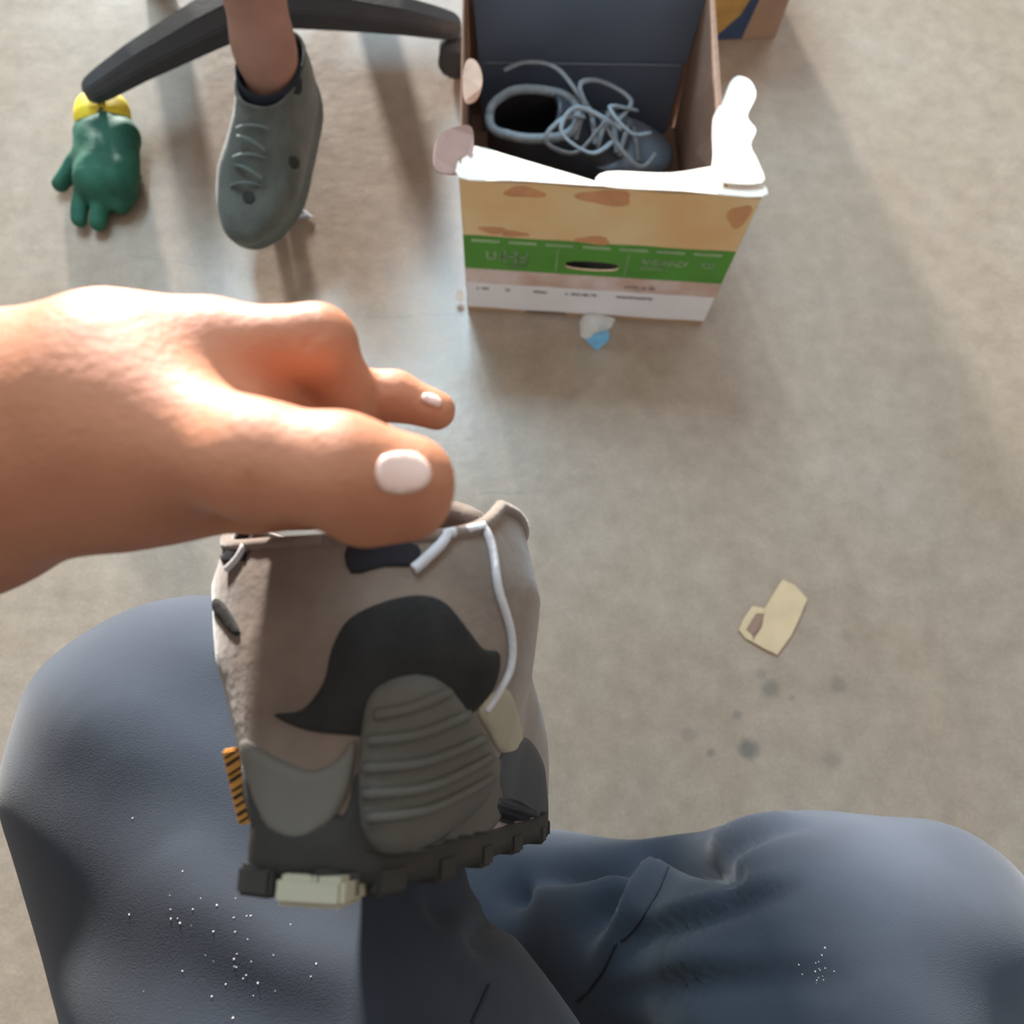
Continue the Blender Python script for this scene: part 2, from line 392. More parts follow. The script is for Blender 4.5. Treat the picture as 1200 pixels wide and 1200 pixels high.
def make_shoe(root, Mw, L, Wd, Hh, dip, peak, mu, ml, ms, sole_h, lugs=0, tongue=True, prefix_lace=None, nlace=5, lace_r=.0028, wp=None, hp_=None, ex=.72):
    pt, rim = shoe_shape(L, Wd, Hh, dip, peak, wp, hp_, ex); NT = 96
    T = lambda p: Mw @ Vector(p)
    vs, fs = grid(pt, NT, [j / 24 for j in range(25)], lambda t, v: T(pt(t, v)))
    up = mesh('upper', vs, fs, mu, root)
    def inn(t, q):
        if q < 0: a = (q + 1) * math.pi; p = pt(t, 1); o = pt(t, .9, -.004); c = (p + o) / 2
        p = pt(t, 1 - q * .88, -.0012 - .0055 * min(1, q * 8)); k_ = min(1, q * 2.5); p.y *= 1 - .24 * k_; p.x *= 1 - .16 * k_; return p
    rows = [0, .02, .05, .09, .14, .2, .28, .36, .45, .55, .65, .8, 1]
    vs, fs = grid(pt, NT, rows, lambda t, v: T(inn(t, v)))
    vs.append(T((0, .2 * L, .012))); k = len(vs) - 1; b0 = (len(rows) - 1) * NT
    fs += [(b0 + i, b0 + (i + 1) % NT, k) for i in range(NT)]
    mesh('lining', vs, fs, ml, root)
    tube('collar_binding', [T(pt(2 * math.pi * i / 64, 1, -.0008)) for i in range(64)], .0024, mu if not prefix_lace else ml, root, sm=0, closed=True)
    # outsole: cup with side wall
    prof = [(-sole_h, -.006), (-sole_h, .0005), (-sole_h * .6, .0022), (-.002, .003), (.006, .003), (.0095, .0012), (.0095, -.002)]
    def so(t, p):
        c, off = p; q = pt(t, 0, off); s = (1 - math.cos(t)) / 2
        spring = .012 * max(0, (q.y / L - .78) / .22) ** 2 + .004 * max(0, (.1 - q.y / L) / .1) ** 2
        return T((q.x, q.y, c + spring * (1 if c < 0 else .6)))
    vs, fs = [], []
    for p in prof:
        for i in range(NT): vs.append(so(2 * math.pi * i / NT, p))
    for j in range(len(prof) - 1):
        for i in range(NT):
            k = (i + 1) % NT; fs.append((j * NT + i, j * NT + k, (j + 1) * NT + k, (j + 1) * NT + i))
    fs.append(tuple(range(NT))[::-1]); fs.append(tuple((len(prof) - 1) * NT + i for i in range(NT)))
    so_o = mesh('outsole', vs, fs, ms, root)
    if lugs:
        for i in range(lugs):
            for sd in (-1, 1):
                t = math.pi * (i + .5) / lugs; q = pt(t * sd, 0, .002); q2 = pt(t * sd + .12, 0, .002)
                d = (q2 - q).normalized(); nn = Vector((d.y, -d.x, 0))
                if nn.dot(Vector((q.x, q.y - L / 2, 0))) < 0: nn = -nn
                mw = Matrix((d, nn, Vector((0, 0, 1)))).transposed().to_4x4(); mw.translation = q
                box('tread_lug', (-.007, -.012, -sole_h - .0025), (.007, .0008, -.004), ms, so_o, .0012, Mw @ mw)
    if tongue:
        tb = L * .40
        prof = []
        for j in range(13):
            u = j / 12; w = Wd * (.24 + .06 * math.sin(u * math.pi)); b = L * (.60 - .24 * u); c = Hh * (.74 + .50 * u)
            for sx in range(9):
                x = sx / 4 - 1; prof.append(T((x * w, b - .006 * x * x, c - .010 * x * x)))
        fs = [(j * 9 + i, j * 9 + i + 1, (j + 1) * 9 + i + 1, (j + 1) * 9 + i) for j in range(12) for i in range(8)]
        o = mesh('tongue', prof, fs, mu, root); sdm = o.modifiers.new('thick', 'SOLIDIFY'); sdm.thickness = .006; sdm.offset = 0
    return pt, T, up
def frame(a, b, c, loc, s=1):
    m = Matrix((a, b, c)).transposed().to_4x4(); m.translation = loc; return m
def basis_from(toe, uphint):
    b = Vector(toe).normalized(); u = Vector(uphint); c = (u - b * u.dot(b)).normalized(); a = b.cross(c); return a, b, c

# ------------------------------------------------------------ the held work shoe
toe = CD(.225, -.30, .93); upv = CD(-.03, 1, .12)
a, b, c = basis_from(toe, upv)
heel = W(342, 1000, .222)
Mh = frame(a, b, c, heel)
held = thing('work_shoe', 'taupe suede work shoe with dark mesh panel, held up by its heel in the hand', 'shoe', mw=Mh)
pt, T, up = make_shoe(held, Mh, .275, .108, .112, .84, 1.0, suede, lining, sole_dark, .010, lugs=9, wp=[.92, .94, .96, .86, .74, .76, .72, .60], hp_=[.68, .92, 1.22, 1.30, 1.08], ex=.56)
bv = bvh_of([up])
patch('mesh_panel', bv, [(322, 838), (355, 832), (380, 800), (390, 760), (410, 726), (450, 706), (490, 698), (520, 706), (545, 735), (565, 760), (584, 766), (580, 800), (556, 832), (500, 868), (420, 862), (362, 856)], .0006, mesh_dark, held)
patch('heel_cap', bv, [(284, 868), (320, 886), (362, 903), (392, 893), (416, 868), (414, 905), (402, 942), (380, 972), (350, 985), (318, 972), (300, 935)], .0022, cap_grey, held, edge=.003)
patch('heel_rand', bv, [(285, 900), (300, 945), (318, 978), (350, 990), (384, 977), (408, 945), (424, 900), (500, 900), (540, 940), (520, 985), (460, 1005), (380, 1015), (320, 1000), (290, 950)], .0009, sole_dark, held)
bp = patch('heel_bumper', bv, [(430, 822), (455, 797), (490, 789), (520, 800), (545, 830), (572, 872), (580, 905), (560, 942), (520, 975), (480, 996), (440, 1000), (420, 960), (421, 880)], .004, rubber_grey, held, edge=.006, bulge=.004)
bv2 = bvh_of([bp])
for pl in ([(440, 838), (480, 830), (525, 812)], [(432, 868), (490, 860), (548, 838)], [(428, 900), (495, 893), (566, 866)], [(426, 930), (500, 922), (574, 888)], [(430, 958), (500, 948), (574, 912)]):
    cord('rib', bv2, pl, .0017, rubber_grey, held, lift=.0004)
cord('eyestay_piping', bv, [(527, 556), (532, 590), (522, 630), (500, 655), (485, 668)], .0018, piping, held)
cord('side_piping', bv, [(556, 600), (574, 640), (582, 690), (596, 740), (596, 780), (580, 812), (566, 832)], .0015, piping, held)
cord('collar_piping', bv, [(292, 622), (288, 640), (280, 655), (268, 668)], .0012, piping, held)
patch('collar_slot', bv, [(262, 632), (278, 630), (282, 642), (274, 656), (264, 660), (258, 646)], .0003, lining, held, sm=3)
patch('lace_eyelet', bv, [(252, 702), (262, 706), (276, 728), (282, 742), (274, 744), (260, 728), (251, 714)], .0005, mesh_dark, held, sm=3)
patch('side_panel', bv, [(560, 830), (590, 805), (604, 830), (612, 868), (606, 885), (585, 880), (572, 858)], .001, sole_pale, held, sm=3)
patch('toe_guard', bv, [(578, 905), (598, 868), (618, 866), (634, 890), (639, 915), (640, 950), (628, 966), (596, 972), (584, 940)], .001, slate, held, sm=3)
patch('flank_rand', bv, [(572, 888), (592, 900), (596, 940), (560, 985), (500, 1000), (480, 992), (540, 955)], .0007, rubber_grey, held, sm=3)
patch('notch_shade', bv, [(408, 640), (450, 634), (490, 640), (486, 662), (450, 664), (412, 672)], .0003, lining, held, sm=3)  # dark patch on the upper, painted for the dim collar opening
# pale lug under the heel, side brand tab
pl = W(372, 1042, .221)
box('pale_lug', (-.0105, -.006, -.004), (.0105, .012, .004), sole_pale, held, .0015, frame(a, b, c, pl))['label'] = 'pale khaki tread lug'
tn = bv.find_nearest(W(255, 928, .25)); tl = tn[0] + (W(255, 928, .25) - tn[0]).normalized() * .0015;  tdir = (W(278, 968, .25) - W(260, 888, .25)).normalized()
ta, tb_, tc_ = basis_from(tdir, CD(0, 0, -1))
tabm = frame(ta, tb_, tc_, tl)
tabo = box('side_tab', (-.0035, -.0125, -.001), (.0035, .0125, .001), orange, held, .0006, tabm); tabo['label'] = 'orange woven side tab'
for i in range(9):
    y = -.011 + i * .0027 + random.uniform(-.0004, .0004)
    s = Matrix.Rotation(.35, 4, 'Z'); s.translation = (0, y, .0012)
    box('stripe', (-.003, -.0003 - .0003 * (i % 2), -.0003), (.003, .0004, .0003), black_m, tabo, 0, tabm @ s)
for j in range(5):   # lacing across the vamp
    y = .275 * (.80 - .055 * j); 
    pts = []
    for x in (-1, -.5, 0, .5, 1):
        o = T((x * .024, y + .004 * (1 if j % 2 else -1) * x, .055 + .0105 * j - .006 * x * x)); pts.append(o)
    tube('lace', pts, .0022, piping, held, flat=.5)
settle(held)

# ------------------------------------------------------------ photographer: left hand with forearm, trousers
me_ = thing('person', 'seated person in dark navy trousers gripping a taupe work shoe', 'person', loc=(-.05, -.35, 0))
hp = []
def cp(p, q, ra, rb, k=.004): hp.append((tuple(W(*p)), tuple(W(*q)), ra, rb, k))
# forearm and wrist
cp((-330, 640, .30), (-60, 550, .235), .048, .036, .02)
cp((-60, 550, .235), (120, 500, .222), .036, .026, .02)
cp((-60, 510, .235), (120, 455, .222), .032, .0235, .02)
cp((80, 525, .222), (170, 525, .222), .025, .024, .02)
# palm
cp((150, 430, .225), (245, 415, .228), .020, .0165, .012)
cp((150, 500, .228), (290, 480, .235), .022, .018, .014)
cp((160, 560, .235), (300, 560, .243), .019, .016, .014)
# index finger
cp((235, 412, .226), (372, 402, .226), .0130, .0112, .006)
cp((372, 402, .226), (398, 450, .242), .0110, .0098, .003)
cp((398, 450, .242), (400, 520, .255), .0096, .0085, .003)
# middle finger, straight across the tab
cp((290, 470, .238), (400, 462, .252), .0118, .0095, .006)
cp((400, 462, .252), (462, 464, .255), .0092, .0082, .003)
cp((462, 464, .255), (511, 481, .257), .0080, .0066, .003)
# ring and little fingers curl into the collar
cp((300, 530, .246), (430, 520, .266), .0115, .0095, .006)
cp((430, 520, .266), (470, 580, .275), .0092, .0085, .003)
cp((470, 580, .275), (465, 640, .280), .0085, .0075, .003)
cp((300, 585, .248), (400, 590, .266), .0105, .0088, .006)
cp((400, 590, .266), (440, 640, .278), .0085, .0078, .003)
cp((440, 640, .278), (420, 668, .278), .0078, .0068, .003)
# thumb, on the near side
cp((190, 505, .214), (300, 540, .200), .0200, .0150, .012)
cp((300, 540, .198), (400, 552, .198), .0148, .0145, .006)
cp((400, 552, .198), (480, 562, .202), .0148, .0118, .004)
cp((430, 590, .206), (478, 588, .208), .0120, .0108, .006)
V, Fc = implicit(hp, .006, .0011)
V = relax(V, Fc, 3); Nn = normals(V, Fc)
for pl, wdt, amp in [([(296, 500, .18), (292, 545, .18), (300, 600, .19)], .0011, -.0006), ([(402, 490, .175), (408, 545, .175), (402, 600, .18)], .0010, -.0006),
                     ([(396, 500, .175), (399, 550, .175)], .0010, -.0005), ([(372, 365, .22), (366, 385, .215), (362, 405, .215)], .0009, -.0005),
                     ([(380, 372, .22), (376, 392, .215)], .0009, -.0005), ([(215, 425, .22), (250, 445, .21), (330, 450, .21)], .004, -.0022),
                     ([(462, 450, .25), (460, 470, .248)], .0008, -.0004)]:
    d, _ = seg_dist(V, [np.array(W(*p)) for p in catmull(pl, 5)]); V = V + Nn * (amp * np.exp(-(d / (wdt * 1.6)) ** 2))[:, None]
body = mesh('body', V, Fc.tolist(), skin, me_)
bvb = bvh_of([body])
patch('thumbnail', bvb, [(446, 536), (466, 530), (488, 532), (502, 546), (504, 562), (490, 574), (466, 578), (446, 572), (440, 554)], .0006, nail_m, me_, edge=.0012, sm=3)
patch('fingernail', bvb, [(496, 462), (508, 463), (517, 470), (515, 477), (503, 474), (494, 469)], .0004, nail_m, me_, edge=.001, sm=3)

tp = []
def cq(p, q, ra, rb, k=.05): tp.append((p, q, ra, rb, k))
cq((-.168, .008, .48), (.045, -.34, .50), .085, .135)          # left thigh
cq((-.170, .0, .475), (-.245, -.02, .10), .080, .060, .03)     # left shin
cq((.195, -.105, .445), (.09, -.40, .49), .074, .115, .03)       # right thigh
cq((.250, -.100, .430), (.170, -.110, .430), .068, .070, .03)
cq((.19, -.105, .42), (.03, -.130, .26), .066, .075, .03)     # right shin tucked under
cq((.03, -.130, .26), (-.10, -.14, .16), .075, .060, .03)
cq((-.08, -.46, .50), (.10, -.46, .50), .13, .13)
V, Fc = implicit(tp, .05, .0045, pad=.02)
V = relax(V, Fc, 4); Nn = normals(V, Fc)
tmp = BVHTree.FromPolygons([tuple(v) for v in V], Fc.tolist())
def on(px, py, ref=.42): return np.array(hit(tmp, px, py, ref)[0])
folds = [([(800, 955), (765, 990), (735, 1030), (690, 1085)], .013, -.030), ([(822, 962), (788, 1012), (750, 1062), (700, 1120)], .012, .014),
         ([(520, 1060), (600, 1040), (700, 1008), (745, 992)], .015, -.024), ([(560, 1110), (585, 1075), (605, 1050)], .010, -.010),
         ([(800, 1012), (860, 990), (935, 970)], .008, -.008), ([(800, 1000), (860, 975), (930, 957)], .008, .006),
         ([(740, 1100), (820, 1075), (925, 1045)], .008, -.008), ([(745, 1085), (820, 1060), (920, 1032)], .008, .006),
         ([(720, 1168), (800, 1152), (880, 1147), (980, 1150)], .011, -.007), ([(720, 1150), (800, 1132), (880, 1125)], .010, .006),
         
         ([(200, 980), (250, 1050), (320, 1110), (420, 1150)], .02, .004), ([(450, 1060), (500, 1110), (560, 1160)], .012, -.004)]
for pl, wdt, amp in folds:
    q = [on(*p) for p in pl]; q = [np.array(v) for v in catmull([tuple(x) for x in q], 6)]
    d, t = seg_dist(V, q); w = wdt * .7; amp *= 1.15
    V = V + Nn * (amp * np.exp(-(d / w) ** 2) * np.clip(np.sin(np.clip(t, .03, .97) * math.pi), 0, 1) ** .5)[:, None]
rip = .0012 * np.sin(V[:, 0] * 60 + V[:, 1] * 35 + np.sin(V[:, 2] * 40)) + .0008 * np.sin(V[:, 1] * 110 + V[:, 0] * 40)
V = V + Nn * rip[:, None]; V = relax(V, Fc, 2)
tr = mesh('trousers', V, Fc.tolist(), navy, me_); bvt = bvh_of([tr])
for pl in ([(783, 1016), (768, 1050), (745, 1085), (728, 1102)], [(722, 1104), (708, 1135), (697, 1150)], [(573, 1155), (562, 1180), (553, 1199)]):
    cord('seam', bvt, pl, .0009, navy_th, tr, lift=.0002, ref=.4)
cord('seam', bvt, [(676, 1172), (690, 1160), (697, 1150)], .0009, navy_th, tr, lift=.0002, ref=.4)
# lint specks on the left thigh, chalk smear on the right knee
lv, lf = [], []
for i in range(60):
    x, y = (random.gauss(260, 55), random.gauss(1110, 60)) if i < 44 else (random.gauss(958, 8), random.gauss(1135, 9))
    if not (150 < x < 1040 and y < 1195): continue
    p, n, ok = hit(bvt, x, y, .4)
    if not ok: continue
    k = len(lv); s = random.uniform(.0002, .0005); t1 = n.orthogonal().normalized(); t2 = n.cross(t1)
    for q in (t1, t2, -t1, -t2, n): lv.append(p + q * s)
    lf += [(k, k + 1, k + 4), (k + 1, k + 2, k + 4), (k + 2, k + 3, k + 4), (k + 3, k, k + 4)]
o = mesh('lint', lv, lf, paper, tr, False); o['kind'] = 'stuff'
# the photographer's shirt, mostly behind and above the frame
elb = W(-330, 640, .30)
V3, F3 = implicit([((-.07, -.44, .60), (.09, -.44, .60), .125, .125, .05), ((-.06, -.45, .60), (-.07, -.43, .98), .13, .125, .05), ((.08, -.45, .60), (.09, -.43, .98), .13, .125, .05),
                   ((-.10, -.43, 1.02), (.12, -.43, 1.02), .095, .095, .05), ((-.17, -.43, 1.00), tuple(elb + Vector((-.01, -.05, .02))), .075, .062, .03), ((.20, -.43, 1.00), (.26, -.30, .86), .075, .060, .03)], .05, .008, pad=.02)
mesh('shirt', relax(V3, F3, 3), F3.tolist(), mat('charcoal shirt cloth', (.03, .03, .033), .9, .2, 20, .3, 500, .2), me_)
# dark work shoes under the trouser legs
for (hx, hy, tx, ty, zz) in ((-.255, -.08, -.27, .10, .012),):
    aa, bb, cc = basis_from((tx - hx, ty - hy, 0), (0, 0, 1)); ms_ = frame(aa, bb, cc, Vector((hx, hy - .03, zz)))
    sh = []
    pt2, _ = shoe_shape(.25, .095, .09, .9, 1.0)
    vs, fs = grid(pt2, 48, [j / 12 for j in range(13)], lambda t, v: ms_ @ (pt2(t, v) + Vector((0, 0, -.012 if v == 0 else 0))))
    fs.append(tuple(range(48))[::-1]); fs.append(tuple(12 * 48 + i for i in range(48)))
    mesh('worn_shoe', vs, fs, leather, me_)
settle(me_)

# ------------------------------------------------------------ carton with print
XL, XR, Y0, Y1, HB, TH = -.0405, .2855, .597, .935, .25, .0020
bx = thing('carton', 'open fruit carton with a green printed band, black shoe inside', 'box', loc=(.12, .76, 0))
skew = lambda p: Vector((p[0], p[1] - .022 * ((p[0] - XL) / (XR - XL)) + .006, p[2]))
def cbox(name, lo, hi, m, parent, bev=.001):
    o = box(name, lo, hi, m, parent, bev)
    for v in o.data.vertices: v.co = skew(v.co)
    return o
front = cbox('front_panel', (XL, Y0, 0), (XR, Y0 + TH, HB), card, bx)
# the hand hole is cut through the front panel
hz0, hz1, hx0, hx1 = .104, .122, .085, .152
bpy.data.objects.remove(front)
def holed_panel():
    out = [(XL, 0), ((XL + XR) / 2 - .085, 0), ((XL + XR) / 2 - .08, .007), ((XL + XR) / 2 - .03, .007), ((XL + XR) / 2 - .025, 0), (XR - .004, 0), (XR, .004), (XR, HB), (XL, HB)]
    hole = [(hx0 + (hx1 - hx0) * (.5 - .5 * math.cos(q)), (hz0 + hz1) / 2 + (hz1 - hz0) / 2 * math.copysign(abs(math.sin(q)) ** .6, math.sin(q))) for q in [2 * math.pi * i / 28 for i in range(28)]]
    pts = [Vector(p) for p in out + hole]; n1, n2 = len(out), len(hole)
    e = [(i, (i + 1) % n1) for i in range(n1)] + [(n1 + i, n1 + (i + 1) % n2) for i in range(n2)]
    v2, _, f2, *_ = delaunay_2d_cdt(pts, e, [], 0, 1e-6)
    def inside(x, z):
        cx, cz = (hx0 + hx1) / 2, (hz0 + hz1) / 2
        if abs(x - cx) / ((hx1 - hx0) / 2) < 1 and abs(z - cz) < (hz1 - hz0) / 2 * (1 - ((x - cx) / ((hx1 - hx0) / 2)) ** 2) ** .4: return False
        m_ = (XL + XR) / 2
        if z < .007 and m_ - .083 < x < m_ - .027 and z < .0065: return False
        return True
    fs = [tuple(f) for f in f2 if inside(sum(v2[i].x for i in f) / len(f), sum(v2[i].y for i in f) / len(f))]
    k = len(v2); vs = [skew((v.x, Y0, v.y)) for v in v2] + [skew((v.x, Y0 + TH, v.y)) for v in v2]
    cnt = {(a_, b_) for f in fs for a_, b_ in zip(f, f[1:] + f[:1])}
    al = fs + [tuple(i + k for i in f[::-1]) for f in fs] + [(b_, a_, a_ + k, b_ + k) for a_, b_ in cnt if (b_, a_) not in cnt]
    return mesh('front_panel', vs, al, card, bx, False)
front = holed_panel()
def strip(name, x0, x1, z0, z1, m, parent=front, e=.0004, wave=0):
    n = 24; vs = []; 
    for i in range(n + 1):
        x = x0 + (x1 - x0) * i / n
        for z, q in ((z0, 0), (z1, 1)):
            for y in (Y0 - e, Y0 - e + .0003): vs.append(skew((x, y, z + wave * math.sin(i * .9 + q * 2) * .001)))
    fs = [(0, 2, 3, 1), (4 * n, 4 * n + 1, 4 * n + 3, 4 * n + 2)]
    for i in range(n):
        k = 4 * i; fs += [(k, k + 4, k + 6, k + 2), (k + 1, k + 3, k + 7, k + 5), (k, k + 1, k + 5, k + 4), (k + 2, k + 6, k + 7, k + 3)]
    return mesh(name, vs, fs, m, parent, False)
strip('fruit_print', XL + .0005, XR - .0005, .158, HB - .001, p_tan, wave=1)
for (x, z, rx, rz) in [(.12, .236, .03, .012), (.115, .163, .020, .007), (.02, .166, .016, .005), (.27, .22, .012, .018), (-.005, .17, .015, .006), (.03, .236, .022, .008)]:
    vs = []; n = 20
    for i in range(n):
        q = 2 * math.pi * i / n; rr = 1 + .18 * math.sin(3 * q + x * 90)
        for y in (Y0 - .0011, Y0 - .0007): vs.append(skew((x + rx * rr * math.cos(q), y, min(z + rz * rr * math.sin(q), HB - .002))))
    fs = [tuple(2 * i for i in range(n)), tuple(2 * i + 1 for i in range(n))[::-1]] + [(2 * i, 2 * i + 1, 2 * ((i + 1) % n) + 1, 2 * ((i + 1) % n)) for i in range(n)]
    mesh('fruit_patch', vs, fs, p_red, front, False)
def band(name, z0, z1, m):      # stays clear of the hand hole
    if z0 < hz0 and z1 > hz1:
        out = [(XL + .0005, z0), (XR - .0005, z0), (XR - .0005, z1), (XL + .0005, z1)]
        hole = [(hx0 - .001 + (hx1 - hx0 + .002) * (.5 - .5 * math.cos(q)), (hz0 + hz1) / 2 + ((hz1 - hz0) / 2 + .001) * math.copysign(abs(math.sin(q)) ** .6, math.sin(q))) for q in [2 * math.pi * i / 28 for i in range(28)]]
        pts = [Vector(p) for p in out + hole]; e = [(i, (i + 1) % 4) for i in range(4)] + [(4 + i, 4 + (i + 1) % 28) for i in range(28)]
        v2, _, f2, *_ = delaunay_2d_cdt(pts, e, [], 0, 1e-6); cx, cz = (hx0 + hx1) / 2, (hz0 + hz1) / 2
        fs = []
        for f in f2:
            x = sum(v2[i].x for i in f) / len(f); z = sum(v2[i].y for i in f) / len(f)
            if abs(x - cx) < (hx1 - hx0) / 2 and abs(z - cz) < (hz1 - hz0) / 2 * (1 - ((x - cx) / ((hx1 - hx0) / 2)) ** 2) ** .4: continue
            fs.append(tuple(f))
        k = len(v2); vs = [skew((v.x, Y0 - .0005, v.y)) for v in v2] + [skew((v.x, Y0 - .0002, v.y)) for v in v2]
        return mesh(name, vs, fs + [tuple(i + k for i in f[::-1]) for f in fs], m, front, False)
    return strip(name, XL + .0005, XR - .0005, z0, z1, m, wave=.6)
band('green_band', .094, .158, p_green); band('pink_band', .064, .094, p_pink); band('white_band', .0075, .064, p_white)
def glyphs(name, x0, x1, z0, z1, m, lh=None):   # worn, unreadable lettering: rows of small strokes
    vs, fs = [], []; x = x0; h = z1 - z0
    while x < x1:
        w = random.uniform(.5, .95) * h; w = min(w, x1 - x)
        if random.random() > .12:
            for (a0, a1, b0, b1) in random.sample([(0, .25, 0, 1), (.75, 1, 0, 1), (0, 1, .8, 1), (0, 1, 0, .2), (0, 1, .4, .6)], 3):
                k = len(vs)
                for (u, v) in ((a0, b0), (a1, b0), (a1, b1), (a0, b1)): vs.append(skew((x + u * w * .85, Y0 - .0014, z0 + v * h)))
                for (u, v) in ((a0, b0), (a1, b0), (a1, b1), (a0, b1)): vs.append(skew((x + u * w * .85, Y0 - .0008, z0 + v * h)))
                fs += [(k, k + 1, k + 2, k + 3), (k + 7, k + 6, k + 5, k + 4), (k, k + 4, k + 5, k + 1), (k + 1, k + 5, k + 6, k + 2), (k + 2, k + 6, k + 7, k + 3), (k + 3, k + 7, k + 4, k)]
        x += w
    return mesh(name, vs, fs, m, front, False)
for i in range(7):
    x = XL + .010 + i * .0445; strip('printed_dash', x, x + .034, .1475, .1525, p_lgreen, e=.0012)
strip('printed_rule', .0735, .0750, .100, .142, p_lgreen, e=.0012); strip('printed_rule', .160, .1615, .100, .142, p_lgreen, e=.0012)
glyphs('lettering', -.013, .005, .115, .131, p_lgreen); glyphs('lettering', .008, .040, .111, .134, p_grey); glyphs('lettering', .008, .036, .102, .108, p_grey)
glyphs('lettering', .178, .268, .124, .134, p_lgreen); glyphs('lettering', .178, .212, .114, .120, p_lgreen)
for x0, x1 in ((-.026, -.010), (.012, .018), (.046, .068), (.088, .110), (.112, .132), (.158, .206)): glyphs('lettering', x0, x1, .050, .0545, p_ink)
glyphs('lettering', .165, .205, .072, .078, mat('faded pink ink', (.5, .33, .38)))
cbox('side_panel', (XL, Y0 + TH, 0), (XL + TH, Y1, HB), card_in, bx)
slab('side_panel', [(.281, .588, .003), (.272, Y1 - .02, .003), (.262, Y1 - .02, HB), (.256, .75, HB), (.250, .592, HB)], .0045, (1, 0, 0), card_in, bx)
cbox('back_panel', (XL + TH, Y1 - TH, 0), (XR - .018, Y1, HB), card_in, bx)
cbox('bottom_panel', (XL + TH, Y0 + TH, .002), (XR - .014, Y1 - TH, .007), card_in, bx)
# front rim flaps, folded back in, meeting in the middle
def flap(name, pts, th, m, parent=bx, label=None, sub=1):
    pts = [Vector(p) for p in pts]; c0 = sum(pts, Vector()) / len(pts); n = Vector((0, 0, 0))
    for i in range(len(pts)): n += (pts[i] - c0).cross(pts[(i + 1) % len(pts)] - c0)
    if len(pts) > 6: pts = catmull(pts, 4, True)
    o = slab(name, pts, th, n, m, parent)
    if label: o['label'] = label
    return o
yr = lambda x: skew((x, Y0, 0)).y
xm = .112
flap('rim_flap', [(XL, yr(XL), HB + .002), (.03, yr(.03), HB + .003), (xm, yr(xm), HB + .003), (xm - .002, yr(xm) + .006, HB + .001), (.03, yr(.03) + .034, HB - .004), (XL + .020, yr(XL) + .048, HB - .005), (XL + .006, yr(XL) + .044, HB - .004)], .0015, card_pale, label='bleached board flap on the left of the rim')
flap('rim_flap', [(xm + .002, yr(xm), HB + .003), (.20, yr(.2), HB + .003), (XR, yr(XR), HB + .002), (XR, yr(XR) + .025, HB - .001), (XR - .035, yr(XR) + .046, HB - .004), (.19, yr(.2) + .030, HB - .004), (xm + .008, yr(xm) + .024, HB - .003)], .0015, card_pale, label='bleached board flap on the right of the rim')
flap('side_flap', [F(893, 214, HB + .006), F(889, 190, HB + .005), F(880, 170, HB + .003), F(886, 152, HB), F(876, 136, HB - .002), F(886, 112, HB - .006), F(880, 95, HB - .008), F(866, 89, HB - .009), F(856, 96, HB - .006), F(847, 118, HB - .001), F(836, 138, HB + .003), F(836, 180, HB + .004), F(838, 210, HB + .006)], .002, card_pale, label='torn bleached side flap sticking out to the right')
flap('side_flap', [F(540, 204, HB - .01), F(512, 202, HB), F(508, 185, HB + .005), F(512, 165, HB + .01), F(526, 152, HB + .012), F(548, 148, HB + .008), F(554, 160, HB), F(552, 185, HB - .004)], .003, card_shade, label='torn flap sticking out to the left, shade put into its mauve colour')
flap('curled_flap', [F(545, 120, HB), F(543, 90, HB + .01), F(548, 72, HB + .015), F(558, 73, HB + .015), F(565, 88, HB + .01), F(564, 105, HB + .01), F(557, 119, HB)], .003, mat('salmon board', (.80, .56, .44), .9))
flap('torn_corner', [F(533, 345, .015), F(536, 339, .018), F(542, 341, .018), F(543, 352, .012), F(537, 355, .01)], .002, card_pale)
settle(bx)

# black folded card lining at the back of the carton
bc = thing('card_panel', 'dark slate coated card panel standing inside the back of the carton', 'card', loc=(.12, .92, .008))
lo_, hi_ = .127, .245
def cardp(name, z0, z1, y0, y1, x0, x1, parent):
    return slab(name, [(x0, y0, z0), (x1, y0, z0), (x1 + .001, y1, z1), (x0 - .006, y1, z1)], .003, (0, -1, 0), black_card, parent)
cardp('leaf', .0075, lo_, .905, .908, -.020, .254, bc); cardp('leaf', lo_ + .001, hi_, .908, .900, -.024, .258, bc)
tube('fold_line', [(-.018, .904, lo_), (.12, .9035, lo_ + .001), (.250, .904, lo_)], .0011, fold_grey, bc)
settle(bc)

